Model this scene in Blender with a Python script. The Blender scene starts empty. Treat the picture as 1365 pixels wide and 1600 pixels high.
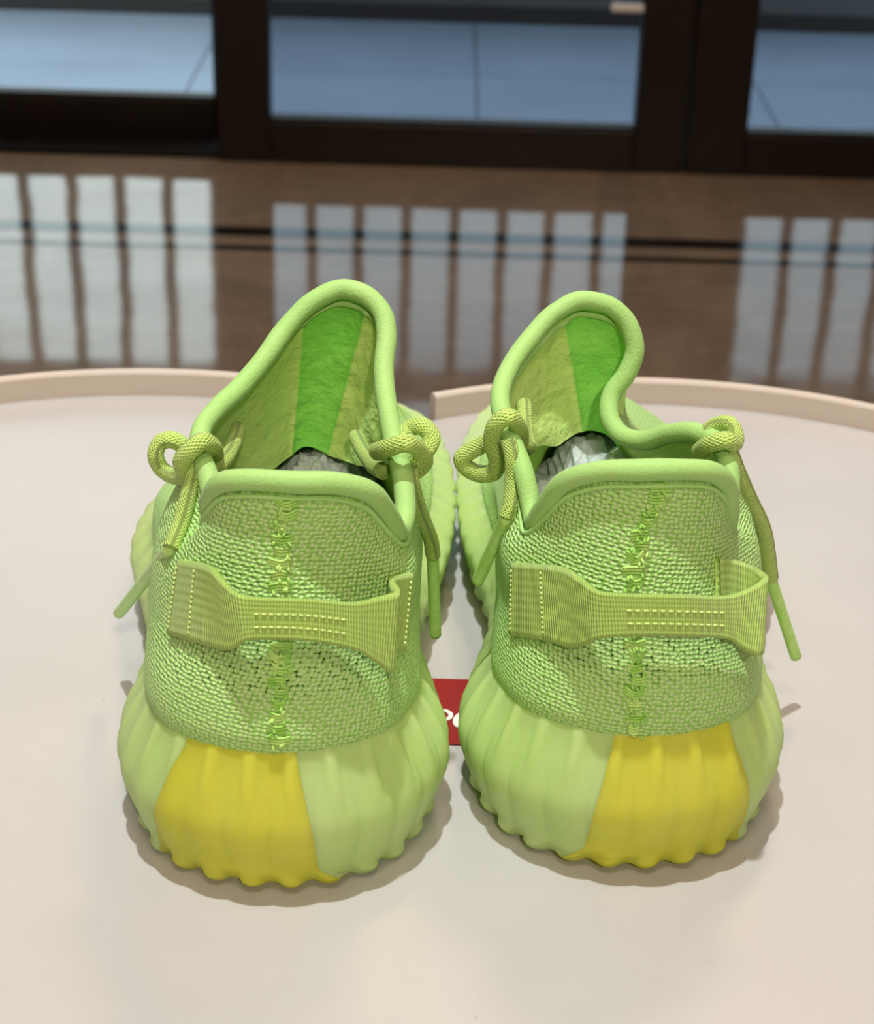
import bpy, bmesh, math, random
import numpy as np
from mathutils import Vector, Matrix, noise
from mathutils.bvhtree import BVHTree

random.seed(7)
rng = np.random.default_rng(7)
scene = bpy.context.scene
COL = scene.collection

# ------------------------------------------------------------------ camera
F_PX, PITCH, ROLL, CAM_H = 2900.0, math.radians(27), math.atan(.0285), .30
FW = np.array([0, math.cos(PITCH), -math.sin(PITCH)])
_u0 = np.array([0, math.sin(PITCH), math.cos(PITCH)])
CR = math.cos(ROLL) * np.array([1., 0, 0]) + math.sin(ROLL) * _u0
CU = -math.sin(ROLL) * np.array([1., 0, 0]) + math.cos(ROLL) * _u0
CP = np.array([0, 0, CAM_H])
cam_d = bpy.data.cameras.new('camera')
cam_d.sensor_fit = 'HORIZONTAL'
cam_d.sensor_width = 36
cam_d.lens = F_PX * 36 / 1365
cam_d.clip_start = .02
cam_d.clip_end = 60
cam_d.dof.use_dof = True
cam_d.dof.focus_distance = .485
cam_d.dof.aperture_fstop = 30
cam = bpy.data.objects.new('camera', cam_d)
COL.objects.link(cam)
cam.matrix_world = Matrix(((CR[0], CU[0], -FW[0], CP[0]), (CR[1], CU[1], -FW[1], CP[1]),
                           (CR[2], CU[2], -FW[2], CP[2]), (0, 0, 0, 1)))
scene.camera = cam

def ray(x, y):
    return FW + CR * (x - 682.5) / F_PX + CU * (800 - y) / F_PX
def at_y(x, y, Y):
    d = ray(x, y); return CP + d * (Y / d[1])

# ------------------------------------------------------------------ world, lamps, exposure
TABLE_H = .50                     # table top is z = 0, the room floor z = -TABLE_H
world = bpy.data.worlds.new('overcast_sky')
scene.world = world
world.use_nodes = True
_bg = world.node_tree.nodes['Background']
_bg.inputs[0].default_value = (.84, .97, .98, 1)
_bg.inputs[1].default_value = 2.5

def lamp(name, loc, target, power, color, size, spot=None):
    if spot:
        d = bpy.data.lights.new(name, 'SPOT'); d.spot_size = math.radians(spot); d.spot_blend = .6
        d.shadow_soft_size = size
    else:
        d = bpy.data.lights.new(name, 'AREA'); d.shape = 'DISK'; d.size = size * 2
    d.energy = power; d.color = color
    o = bpy.data.objects.new(name, d); COL.objects.link(o)
    o.location = loc
    o.rotation_euler = (Vector(target) - Vector(loc)).to_track_quat('-Z', 'Y').to_euler()
    return o
lamp('ceiling_spot_key', (-.12, .34, 2.02), (0, .46, 0), 136, (.92, .98, 1.0), .03, 50)
lamp('fill_spot_warm', (.35, -1.72, 1.70), (0, .40, .05), 86, (1.0, .88, .74), .05, 40)  # unseen fill added behind the camera to brighten the heels
lamp('ceiling_spot_warm', (.75, .55, 2.02), (0, .45, 0), 9, (1.0, .66, .48), .05, 70)
lamp('ceiling_spot_warm.001', (-.80, .50, 2.02), (0, .45, 0), 5, (1.0, .70, .56), .05, 70)
lamp('added_fill', (.0, -.6, 2.05), (0, -.6, 0), 14, (1.0, .86, .74), .28)  # unseen soft fill added behind the camera
lamp('added_fill.001', (.3, 1.75, 2.05), (.3, 1.75, 0), 16, (1.0, .74, .52), .2)  # unseen fill added to lift the floor near the doors

scene.cycles.max_bounces = 9
scene.view_settings.view_transform = 'Standard'
scene.view_settings.look = 'None'
scene.view_settings.exposure = 0
scene.view_settings.gamma = 1
scene.view_settings.use_curve_mapping = False

# ------------------------------------------------------------------ helpers
def srgb(r, g, b):
    def f(c):
        c /= 255.; return c / 12.92 if c <= .04045 else ((c + .055) / 1.055) ** 2.4
    return (f(r), f(g), f(b), 1)

class NT:
    def __init__(s, name):
        s.m = bpy.data.materials.new(name); s.m.use_nodes = True
        s.t = s.m.node_tree; s.n = s.t.nodes; s.l = s.t.links
        s.p = s.n['Principled BSDF']; s.out = s.n['Material Output']
    def node(s, typ, **kw):
        nd = s.n.new(typ)
        for k, v in kw.items():
            if k.startswith('i_'):
                key = k[2:]
                key = int(key) if key.isdigit() else key.replace('_', ' ')
                nd.inputs[key].default_value = v
            else: setattr(nd, k, v)
        return nd
    def link(s, a, b): s.l.new(a, b)
    def math(s, op, a, b=None, c=None):
        nd = s.n.new('ShaderNodeMath'); nd.operation = op
        for i, v in enumerate((a, b, c)):
            if v is None: continue
            if isinstance(v, (int, float)): nd.inputs[i].default_value = v
            else: s.link(v, nd.inputs[i])
        return nd.outputs[0]
    def mix(s, fac, a, b, blend='MIX'):
        nd = s.n.new('ShaderNodeMix'); nd.data_type = 'RGBA'; nd.blend_type = blend
        for sock, v in ((nd.inputs[0], fac), (nd.inputs[6], a), (nd.inputs[7], b)):
            if isinstance(v, (int, float, tuple)): sock.default_value = v
            else: s.link(v, sock)
        return nd.outputs[2]
    def bump(s, h, strength, dist):
        nd = s.node('ShaderNodeBump', i_Strength=strength, i_Distance=dist)
        s.link(h, nd.inputs['Height'])
        s.link(nd.outputs[0], s.p.inputs['Normal'])
        return nd.outputs[0]
    def translucent(s, fac, color, normal=None):
        tr = s.node('ShaderNodeBsdfTranslucent')
        if isinstance(color, tuple): tr.inputs[0].default_value = color
        else: s.link(color, tr.inputs[0])
        if normal is not None: s.link(normal, tr.inputs['Normal'])
        mx = s.n.new('ShaderNodeMixShader'); mx.inputs[0].default_value = fac
        s.link(s.p.outputs[0], mx.inputs[1]); s.link(tr.outputs[0], mx.inputs[2])
        s.link(mx.outputs[0], s.out.inputs[0])
    def uv(s, sx=1, sy=1, rot=0):
        tc = s.n.new('ShaderNodeTexCoord')
        mp = s.node('ShaderNodeMapping'); mp.inputs['Scale'].default_value = (sx, sy, 1)
        mp.inputs['Rotation'].default_value = (0, 0, rot)
        s.link(tc.outputs['UV'], mp.inputs[0]); return mp.outputs[0]
    def obj(s, sc=(1, 1, 1)):
        tc = s.n.new('ShaderNodeTexCoord')
        mp = s.node('ShaderNodeMapping'); mp.inputs['Scale'].default_value = sc
        s.link(tc.outputs['Object'], mp.inputs[0]); return mp.outputs[0]
    def ramp(s, x, lo, hi):
        nd = s.node('ShaderNodeMapRange', i_1=lo, i_2=hi); nd.interpolation_type = 'SMOOTHSTEP'
        s.link(x, nd.inputs[0]); return nd.outputs[0]

def setp(t, col=None, rough=.5, spec=.5, **kw):
    if col is not None: t.p.inputs['Base Color'].default_value = col
    t.p.inputs['Roughness'].default_value = rough
    t.p.inputs['Specular IOR Level'].default_value = spec
    for k, v in kw.items(): t.p.inputs[k.replace('_', ' ')].default_value = v

def plain(name, col, rough=.5, spec=.5, mott=0., scale=8., bump=0.):
    t = NT(name); setp(t, col, rough, spec)
    if mott or bump:
        nz = t.node('ShaderNodeTexNoise', i_Scale=scale, i_Detail=6.0)
        t.link(t.obj(), nz.inputs['Vector'])
        if mott:
            dk = tuple(c * (1 - mott) for c in col[:3]) + (1,); lt = tuple(min(1, c * (1 + mott)) for c in col[:3]) + (1,)
            t.link(t.mix(t.ramp(nz.outputs[0], .3, .7), dk, lt), t.p.inputs['Base Color'])
        if bump: t.bump(nz.outputs[0], bump, .002)
    return t.m

def mesh_obj(name, verts, faces, mat, parent=None, origin=(0, 0, 0), uvs=None, smooth=True):
    """verts in metres (world); the object's own origin is its parent's origin"""
    me = bpy.data.meshes.new(name)
    o = np.array(origin, float)
    me.from_pydata([tuple(np.asarray(v, float) - o) for v in verts], [], [tuple(int(i) for i in f) for f in faces])
    if uvs is not None:
        lay = me.uv_layers.new(name='UVMap')
        idx = np.empty(len(me.loops), int); me.loops.foreach_get('vertex_index', idx)
        if callable(uvs):
            data = uvs(me)
        else:
            data = np.asarray(uvs, float)[idx]
        lay.data.foreach_set('uv', data.ravel())
    if smooth: me.polygons.foreach_set('use_smooth', [True] * len(me.polygons))
    me.materials.append(mat)
    me.validate(); me.update()
    ob = bpy.data.objects.new(name, me); COL.objects.link(ob)
    if parent is not None: ob.parent = parent
    else: ob.location = origin
    return ob

def empty(name, loc, label, cat, group=None):
    o = bpy.data.objects.new(name, None); COL.objects.link(o); o.location = loc
    o.empty_display_size = .05
    tag(o, label, cat, group); return o
def tag(o, label=None, cat=None, group=None, kind=None):
    if label: o['label'] = label
    if cat: o['category'] = cat
    if group: o['group'] = group
    if kind: o['kind'] = kind
    return o

def box_geo(x0, x1, y0, y1, z0, z1, bevel=0):
    bm = bmesh.new(); bmesh.ops.create_cube(bm, size=1)
    for v in bm.verts:
        v.co = Vector(((x0 + x1) / 2 + v.co.x * (x1 - x0), (y0 + y1) / 2 + v.co.y * (y1 - y0), (z0 + z1) / 2 + v.co.z * (z1 - z0)))
    if bevel: bmesh.ops.bevel(bm, geom=bm.edges[:], offset=bevel, segments=2, profile=.6, affect='EDGES')
    V = [tuple(v.co) for v in bm.verts]; bm.verts.index_update()
    Fc = [[v.index for v in f.verts] for f in bm.faces]
    bm.free(); return V, Fc
def box(name, x0, x1, y0, y1, z0, z1, mat, parent=None, origin=(0, 0, 0), bevel=0):
    V, Fc = box_geo(x0, x1, y0, y1, z0, z1, bevel)
    return mesh_obj(name, V, Fc, mat, parent, origin, smooth=False)

def cr_path(P, n, closed=False):
    """Catmull-Rom through P, resampled evenly by length to n points"""
    P = np.asarray(P, float); m = len(P)
    out = []
    rngk = range(m if closed else m - 1)
    for i in rngk:
        if closed: p0, p1, p2, p3 = P[(i - 1) % m], P[i], P[(i + 1) % m], P[(i + 2) % m]
        else:
            p1, p2 = P[i], P[i + 1]
            p0 = P[i - 1] if i else 2 * p1 - p2
            p3 = P[i + 2] if i + 2 < m else 2 * p2 - p1
        for k in range(24):
            t = k / 24.
            out.append(.5 * ((2 * p1) + (-p0 + p2) * t + (2 * p0 - 5 * p1 + 4 * p2 - p3) * t * t + (-p0 + 3 * p1 - 3 * p2 + p3) * t ** 3))
    out.append(P[0] if closed else P[-1])
    out = np.array(out)
    d = np.r_[0, np.cumsum(np.linalg.norm(np.diff(out, axis=0), axis=1))]
    q = np.linspace(0, d[-1], n + 1)[:-1] if closed else np.linspace(0, d[-1], n)
    return np.stack([np.interp(q, d, out[:, k]) for k in range(out.shape[1])], 1)

def periodic(keys_s, vals, s, period):
    """periodic Hermite interpolation of vals (k x d) at keys_s"""
    ks = np.asarray(keys_s, float); v = np.asarray(vals, float)
    ke = np.r_[ks[-2:] - period, ks, ks[:3] + period]
    ve = np.vstack([v[-2:], v, v[:3]])
    tan = np.zeros_like(ve)
    for i in range(1, len(ke) - 1):
        h0, h1 = ke[i] - ke[i - 1], ke[i + 1] - ke[i]
        tan[i] = ((ve[i] - ve[i - 1]) / h0 * h1 + (ve[i + 1] - ve[i]) / h1 * h0) / (h0 + h1)
    s = np.mod(np.asarray(s, float) - ks[0], period) + ks[0]
    j = np.clip(np.searchsorted(ke, s, side='right') - 1, 1, len(ke) - 3)
    h = ke[j + 1] - ke[j]; t = ((s - ke[j]) / h)[:, None]; h = h[:, None]
    return ((2 * t ** 3 - 3 * t ** 2 + 1) * ve[j] + (t ** 3 - 2 * t ** 2 + t) * h * tan[j]
            + (-2 * t ** 3 + 3 * t ** 2) * ve[j + 1] + (t ** 3 - t ** 2) * h * tan[j + 1])

def tube_geo(P, rx, ry=None, seg=12, closed=False, up=(0, 0, 1), cap=True):
    P = np.asarray(P, float); n = len(P)
    rx = np.broadcast_to(np.asarray(rx, float), (n,)); ry = rx if ry is None else np.broadcast_to(np.asarray(ry, float), (n,))
    if closed: T = np.roll(P, -1, 0) - np.roll(P, 1, 0)
    else: T = np.gradient(P, axis=0)
    T /= np.linalg.norm(T, axis=1)[:, None] + 1e-12
    up = np.asarray(up, float)
    N = up - T[0] * (up @ T[0]); N /= np.linalg.norm(N)
    Ns = []
    for i in range(n):
        N = N - T[i] * (N @ T[i]); N /= np.linalg.norm(N) + 1e-12; Ns.append(N)
    Ns = np.array(Ns); B = np.cross(T, Ns)
    if closed:                                            # spread the twist
        a = math.atan2(Ns[0] @ np.cross(T[0], Ns[-1]), Ns[0] @ Ns[-1])
        for i in range(n):
            w = a * i / n; c, s_ = math.cos(w), math.sin(w)
            Ns[i], B[i] = Ns[i] * c + B[i] * s_, B[i] * c - Ns[i] * s_
    d = np.r_[0, np.cumsum(np.linalg.norm(np.diff(P, axis=0), axis=1))]
    V, UV, Fc = [], [], []
    for i in range(n):
        for k in range(seg):
            a = 2 * math.pi * k / seg
            V.append(P[i] + Ns[i] * math.cos(a) * rx[i] + B[i] * math.sin(a) * ry[i])
            UV.append((2 * math.pi * rx[i] * k / seg * 1000, d[i] * 1000))
    m = n if closed else n - 1
    for i in range(m):
        j = (i + 1) % n
        for k in range(seg):
            k2 = (k + 1) % seg
            Fc.append((i * seg + k, i * seg + k2, j * seg + k2, j * seg + k))
    if cap and not closed:
        Fc.append(tuple(range(seg - 1, -1, -1))); Fc.append(tuple((n - 1) * seg + k for k in range(seg)))
    return V, Fc, UV

def merge(parts):
    V, Fc, UV = [], [], []
    for p in parts:
        o = len(V); V += list(p[0]); Fc += [tuple(i + o for i in f) for f in p[1]]
        if len(p) > 2: UV += list(p[2])
    return (V, Fc, UV) if len(UV) == len(V) else (V, Fc, None)

# ------------------------------------------------------------------ materials
def mat_marble():
    t = NT('polished_brown_marble'); setp(t, None, .06, .75)
    nz = t.node('ShaderNodeTexNoise', i_Scale=3.2, i_Detail=9.0, i_Roughness=.62, i_Distortion=1.2)
    t.link(t.obj((1, .45, 1)), nz.inputs['Vector'])
    c = t.mix(t.ramp(nz.outputs[0], .35, .72), srgb(126, 110, 96), srgb(150, 132, 116))
    v = t.node('ShaderNodeTexNoise', i_Scale=7., i_Detail=5.0, i_Distortion=2.5)
    t.link(t.obj((.5, 1, 1)), v.inputs['Vector'])
    vein = t.ramp(t.math('ABSOLUTE', t.math('SUBTRACT', v.outputs[0], .5)), .03, .0)
    c = t.mix(t.math('MULTIPLY', vein, .35), c, srgb(168, 148, 128))
    t.link(c, t.p.inputs['Base Color'])
    w = t.node('ShaderNodeTexNoise', i_Scale=6.5, i_Detail=1.5)
    t.link(t.obj(), w.inputs['Vector'])
    t.bump(w.outputs[0], .16, .004)
    g = t.node('ShaderNodeTexNoise', i_Scale=4., i_Detail=6., i_Distortion=1.5); t.link(t.obj((.4, 1.2, 1)), g.inputs['Vector'])
    mr = t.node('ShaderNodeMapRange', i_1=.3, i_2=.7, i_3=.5, i_4=.95); t.link(g.outputs[0], mr.inputs[0]); t.link(mr.outputs[0], t.p.inputs['Specular IOR Level'])
    return t.m
def mat_wood_dark():
    t = NT('dark_stained_wood'); setp(t, None, .38, .4)
    w = t.node('ShaderNodeTexNoise', i_Scale=14., i_Detail=6.)
    t.link(t.obj((1, 1, .08)), w.inputs['Vector'])
    t.link(t.mix(w.outputs[0], srgb(14, 8, 6), srgb(30, 18, 13)), t.p.inputs['Base Color']); return t.m
def mat_glass(name, tint, gloss=.06):
    t = NT(name)
    tr = t.node('ShaderNodeBsdfTransparent'); tr.inputs[0].default_value = tint
    gl = t.node('ShaderNodeBsdfGlossy'); gl.inputs['Roughness'].default_value = .02
    mx = t.n.new('ShaderNodeMixShader')
    fr = t.node('ShaderNodeFresnel', i_IOR=1.35)
    t.link(fr.outputs[0], mx.inputs[0]); t.link(tr.outputs[0], mx.inputs[1]); t.link(gl.outputs[0], mx.inputs[2])
    t.link(mx.outputs[0], t.out.inputs[0]); return t.m
def mat_table():
    t = NT('cream_laminate'); setp(t, None, .33, .5)
    nz = t.node('ShaderNodeTexNoise', i_Scale=9., i_Detail=5.); t.link(t.obj(), nz.inputs['Vector'])
    c = t.mix(t.ramp(nz.outputs[0], .3, .7), srgb(181, 176, 173), srgb(187, 182, 179))
    v = t.node('ShaderNodeTexVoronoi', i_Scale=95., i_Randomness=1.); t.link(t.obj((1, .6, 1)), v.inputs['Vector'])
    sp = t.ramp(v.outputs['Distance'], .055, .02)
    pick = t.ramp(t.math('FRACT', t.math('MULTIPLY', v.outputs['Color'], 7.31)), .72, .76)
    c = t.mix(t.math('MULTIPLY', t.math('MULTIPLY', sp, pick), .45), c, srgb(150, 132, 118))
    t.link(c, t.p.inputs['Base Color'])
    f = t.node('ShaderNodeTexNoise', i_Scale=700., i_Detail=2.); t.link(t.obj(), f.inputs['Vector'])
    t.bump(f.outputs[0], .08, .0004); return t.m
def mat_rim():
    t = NT('pale_beech_edge'); setp(t, None, .5, .3)
    w = t.node('ShaderNodeTexNoise', i_Scale=30., i_Detail=6.); t.link(t.obj((.4, .4, 3)), w.inputs['Vector'])
    t.link(t.mix(w.outputs[0], srgb(196, 180, 166), srgb(208, 195, 183)), t.p.inputs['Base Color']); return t.m
def mat_knit(name, base, dark, blotch, su, sv, translucency=.25, rot=0.12, height=.0009, holes=True):
    t = NT(name); setp(t, None, .5, .35, Sheen_Weight=.08, Sheen_Roughness=.5)
    uv = t.uv(su, sv, rot)
    v = t.node('ShaderNodeTexVoronoi', i_Scale=1., i_Randomness=.42); v.voronoi_dimensions = '2D'
    t.link(uv, v.inputs['Vector'])
    # rows of yarn crossing the cells
    wv = t.node('ShaderNodeTexWave', i_Scale=.32, i_Distortion=1.4, i_Detail=2.); wv.bands_direction = 'DIAGONAL'
    t.link(uv, wv.inputs['Vector'])
    fine = t.node('ShaderNodeTexNoise', i_Scale=2.6, i_Detail=3.); t.link(uv, fine.inputs['Vector'])
    big = t.node('ShaderNodeTexNoise', i_Scale=.07, i_Detail=2.); t.link(uv, big.inputs['Vector'])
    hgt = t.math('SUBTRACT', 1.0, t.math('MULTIPLY', v.outputs['Distance'], 1.35))
    h2 = t.math('ADD', hgt, t.math('MULTIPLY', wv.outputs['Fac'], .22))
    h3 = t.math('ADD', h2, t.math('MULTIPLY', fine.outputs[0], .5))
    c = t.mix(t.ramp(h3, .55, 1.25), dark, base)
    c = t.mix(t.math('MULTIPLY', t.ramp(big.outputs[0], .45, .7), .35), c, blotch)  # broad random patches of a second yarn tone
    if holes:                       # open mesh dots at the back of the heel
        dot = t.ramp(v.outputs['Distance'], .56, .66)
        sep = t.node('ShaderNodeSeparateXYZ'); tc = t.n.new('ShaderNodeTexCoord'); t.link(tc.outputs['UV'], sep.inputs[0])
        band = t.math('MULTIPLY', t.ramp(sep.outputs[1], 42., 36.), t.ramp(sep.outputs[1], 14., 19.))
        near = t.ramp(t.math('ABSOLUTE', sep.outputs[0]), 34., 20.)
        c = t.mix(t.math('MULTIPLY', t.math('MULTIPLY', dot, band), near), c, srgb(38, 74, 12))
    t.link(c, t.p.inputs['Base Color'])
    nb = t.bump(h3, .9, height)
    t.translucent(translucency, c, nb)
    return t.m
def mat_soft(name, col, col2, rough=.6, translucency=.2, scale=60., bumpd=.0003, sheen=.1):
    t = NT(name); setp(t, None, rough, .25, Sheen_Weight=sheen)
    nz = t.node('ShaderNodeTexNoise', i_Scale=scale, i_Detail=4.); t.link(t.obj(), nz.inputs['Vector'])
    c = t.mix(t.ramp(nz.outputs[0], .3, .7), col, col2); t.link(c, t.p.inputs['Base Color'])
    f = t.node('ShaderNodeTexNoise', i_Scale=1400., i_Detail=2.); t.link(t.obj(), f.inputs['Vector'])
    nb = t.bump(t.math('ADD', f.outputs[0], t.math('MULTIPLY', nz.outputs[0], 1.5)), .6, bumpd)
    t.translucent(translucency, c, nb); return t.m
def mat_lining():
    """velvety inside of the collar and tongue with a smoother centre panel"""
    t = NT('velvet_lining'); setp(t, None, .55, .3, Sheen_Weight=.15)
    sep = t.node('ShaderNodeSeparateXYZ'); tc = t.n.new('ShaderNodeTexCoord'); t.link(tc.outputs['UV'], sep.inputs[0])
    nz = t.node('ShaderNodeTexNoise', i_Scale=260., i_Detail=4.); t.link(t.obj(), nz.inputs['Vector'])
    nb_ = t.node('ShaderNodeTexNoise', i_Scale=45., i_Detail=4., i_Distortion=.6); t.link(t.obj((1, 1, 1.6)), nb_.inputs['Vector'])
    panel = t.ramp(t.math('ABSOLUTE', sep.outputs[0]), 9.0, 8.0)
    side = t.mix(nb_.outputs[0], srgb(212, 250, 124), srgb(232, 254, 162))
    mid = t.mix(nb_.outputs[0], srgb(140, 246, 84), srgb(182, 254, 124))
    c = t.mix(panel, side, mid); t.link(c, t.p.inputs['Base Color'])
    nb = t.bump(t.math('ADD', t.math('MULTIPLY', nz.outputs[0], .6), nb_.outputs[0]), .9, .0022)
    t.translucent(.16, c, nb); return t.m
def mat_webbing():
    t = NT('woven_webbing'); setp(t, None, .5, .35, Sheen_Weight=.2)
    uv = t.uv(1, 1)
    a = t.node('ShaderNodeTexWave', i_Scale=.45, i_Distortion=.15); a.bands_direction = 'X'; t.link(uv, a.inputs['Vector'])
    b = t.node('ShaderNodeTexWave', i_Scale=.16, i_Distortion=.3); b.bands_direction = 'Y'; t.link(uv, b.inputs['Vector'])
    h = t.math('ADD', t.math('MULTIPLY', a.outputs['Fac'], .8), t.math('MULTIPLY', b.outputs['Fac'], .18))
    c = t.mix(t.ramp(h, .15, 1.0), srgb(182, 218, 94), srgb(208, 240, 128)); t.link(c, t.p.inputs['Base Color'])
    nb = t.bump(h, .8, .0006); t.translucent(.12, c, nb); return t.m
def mat_lace():
    t = NT('braided_cord'); setp(t, None, .45, .4, Sheen_Weight=.2)
    uv = t.uv(1, 1)
    a = t.node('ShaderNodeTexWave', i_Scale=.6); a.bands_direction = 'DIAGONAL'; t.link(uv, a.inputs['Vector'])
    uv2 = t.uv(-1, 1)
    b = t.node('ShaderNodeTexWave', i_Scale=.6); b.bands_direction = 'DIAGONAL'; t.link(uv2, b.inputs['Vector'])
    h = t.math('MAXIMUM', a.outputs['Fac'], b.outputs['Fac'])
    c = t.mix(t.ramp(h, .35, 1.), srgb(188, 226, 92), srgb(224, 250, 136)); t.link(c, t.p.inputs['Base Color'])
    nb = t.bump(h, .8, .0006); t.translucent(.1, c, nb); return t.m
def mat_rubber(name, col, col2, translucency):
    t = NT(name); setp(t, None, .42, .4)
    nz = t.node('ShaderNodeTexNoise', i_Scale=30., i_Detail=3.); t.link(t.obj(), nz.inputs['Vector'])
    c = t.mix(t.ramp(nz.outputs[0], .3, .7), col, col2); t.link(c, t.p.inputs['Base Color'])
    t.p.inputs['Subsurface Weight'].default_value = .75
    t.p.inputs['Subsurface Radius'].default_value = (1.0, 1.0, .45)
    t.p.inputs['Subsurface Scale'].default_value = .004
    f = t.node('ShaderNodeTexNoise', i_Scale=900., i_Detail=2.); t.link(t.obj(), f.inputs['Vector'])
    nb = t.bump(f.outputs[0], .15, .0003)
    t.translucent(translucency, c); return t.m

M = dict(
    marble=mat_marble(), inlay=plain('black_marble_inlay', srgb(20, 18, 18), .06, .5, .2, 6),
    wood=mat_wood_dark(), matte=plain('matte_dark_track', srgb(18, 12, 10), .8, .1), wall=plain('warm_plaster', srgb(205, 190, 172), .85, .2, .03, 3),
    ceil=plain('white_plaster', srgb(226, 220, 210), .9, .2, .02, 3),
    glass=mat_glass('tinted_glass', (.62, .66, .70, 1)), glass_clear=mat_glass('clear_glass', (.95, .97, .97, 1)),
    tile=plain('pale_balcony_tile', srgb(168, 186, 214), .45, .4, .05, 4),
    grout=plain('tile_grout', srgb(120, 124, 130), .9, .2),
    concrete=plain('grey_parapet', srgb(120, 122, 124), .8, .2, .06, 5), skirting=plain('dark_skirting', srgb(66, 66, 68), .6, .3, .05, 5),
    steel=plain('painted_grey_steel', srgb(58, 58, 62), .5, .4), lampm=plain('white_enamel', srgb(230, 230, 228), .4, .4),
    table=mat_table(), rim=mat_rim(), leg=plain('pale_beech_leg', srgb(214, 180, 146), .5, .3, .05, 20),
    red=plain('red_print', srgb(140, 8, 14), .45, .35), white=plain('white_print', srgb(238, 232, 226), .5, .3),
    knit=mat_knit('neon_knit', srgb(228, 255, 180), srgb(176, 236, 112), srgb(210, 253, 152), .72, .88, .12),
    binding=mat_soft('soft_binding', srgb(176, 222, 128), srgb(184, 224, 134), .55, .15, 40.),
    piping=mat_soft('thin_piping', srgb(188, 236, 138), srgb(200, 240, 150), .5, .15, 60.),
    lining=mat_lining(), web=mat_webbing(), lace=mat_lace(),
    aglet=mat_soft('sheathed_lace_end', srgb(196, 240, 130), srgb(216, 250, 156), .3, .2, 300., .0002, .05),
    seam=mat_soft('glossy_seam_thread', srgb(158, 222, 84), srgb(222, 254, 150), .4, .15, 220., .0003, .1),
    thread=plain('pale_thread', srgb(222, 236, 150), .5, .3),
    sole=mat_rubber('translucent_green_rubber', srgb(216, 246, 156), srgb(222, 248, 168), .36),
    heel=mat_rubber('translucent_yellow_rubber', srgb(244, 240, 84), srgb(246, 242, 106), .42),
    footlining=plain('shaded_foot_lining', srgb(150, 190, 70), .8, .2, .06, 60), insole=plain('grey_insole', srgb(120, 132, 92), .8, .2), tissue=mat_soft('white_tissue', srgb(212, 222, 218), srgb(226, 234, 230), .6, .3, 40., .0004, 0),  # foot lining: shade deep inside the shoe put into a darker olive
)

# ------------------------------------------------------------------ the room
FZ = -TABLE_H
YW = 2.715                                  # inner face of the balcony doors
floor = mesh_obj('floor', *box_geo(-2.0, 2.0, -1.8, YW + .16, FZ - .05, FZ), M['marble'], smooth=False); tag(floor, 'polished brown marble floor', None, kind='structure')
for nm, y0, y1 in (('inlay_strip', 2.362, 2.400), ('inlay_strip', 2.305, 2.323)):
    box(nm, -2.0, 2.0, y0, y1, FZ - .004, FZ + .0004, M['inlay'], floor)
def struct(name, *b, mat, label):
    o = box(name, *b, mat); tag(o, label, None, kind='structure'); return o
CZ = FZ + 2.6
struct('ceiling', -2.0, 2.0, -1.8, YW + .1, CZ, CZ + .1, mat=M['ceil'], label='white plaster ceiling')
struct('wall_left', -2.1, -2.0, -1.8, YW + .1, FZ, CZ, mat=M['wall'], label='plain warm plaster wall')
struct('wall_right', 2.0, 2.1, -1.8, YW + .1, FZ, CZ, mat=M['wall'], label='plain warm plaster wall')
struct('wall_back', -2.0, 2.0, -1.9, -1.8, FZ, CZ, mat=M['wall'], label='plain warm plaster wall')
struct('wall_front_left', -2.0, -1.12, YW, YW + .1, FZ, CZ, mat=M['wall'], label='wall beside the balcony doors')
struct('wall_front_right', 1.12, 2.0, YW, YW + .1, FZ, CZ, mat=M['wall'], label='wall beside the balcony doors')
struct('wall_front_top', -1.12, 1.12, YW, YW + .1, FZ + 2.2, CZ, mat=M['wall'], label='wall above the balcony doors')

def sash(name, x0, x1, px0, px1, pz0, y0, y1, label, glass):
    r = bpy.data.objects.new(name, None); COL.objects.link(r); r.location = ((x0 + x1) / 2, y0, FZ)
    tag(r, label, None, kind='structure')
    og = tuple(r.location); top = FZ + 2.2
    box('bottom_rail', px0, px1, y0, y1, FZ, pz0, M['wood'], r, og, .003)
    box('top_rail', px0, px1, y0, y1, top - .08, top, M['wood'], r, og, .003)
    box('stile', x0, px0, y0, y1, FZ, top, M['wood'], r, og, .003)
    box('stile', px1, x1, y0, y1, FZ, top, M['wood'], r, og, .003)
    box('glazing_bead', px0, px1, y0 + .006, y0 + .02, pz0, pz0 + .004, M['wood'], r, og)
    box('pane', px0, px1, (y0 + y1) / 2 - .003, (y0 + y1) / 2 + .003, pz0, top - .08, glass, r, og)
    return r
sash('window_1', -1.12, -.340, -1.04, -.3600, -.4380, YW + .10, YW + .15, 'left balcony door with dark wooden frame and clear bright pane', M['glass_clear'])
w2 = sash('window_2', -.340, .352, -.2635, .2765, -.4370, YW - .012, YW + .038, 'middle balcony door with dark wooden frame', M['glass'])
sash('window_3', .354, 1.12, .4425, 1.04, -.4375, YW - .012, YW + .038, 'right balcony door with dark wooden frame', M['glass'])
lz = at_y(980, 14, YW - .02)
box('white_bar', lz[0] - .023, lz[0] + .024, YW - .022, YW - .008, lz[2] - .005, lz[2] + .006, M['lampm'], w2, tuple(w2.location), .003)  # small white bar at the edge of the stile
th = box('trim_1', -1.12, -.341, YW, YW + .16, FZ, FZ + .006, M['matte'])
tag(th, 'low dark wooden threshold strip under the balcony doors', None, kind='structure')

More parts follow.
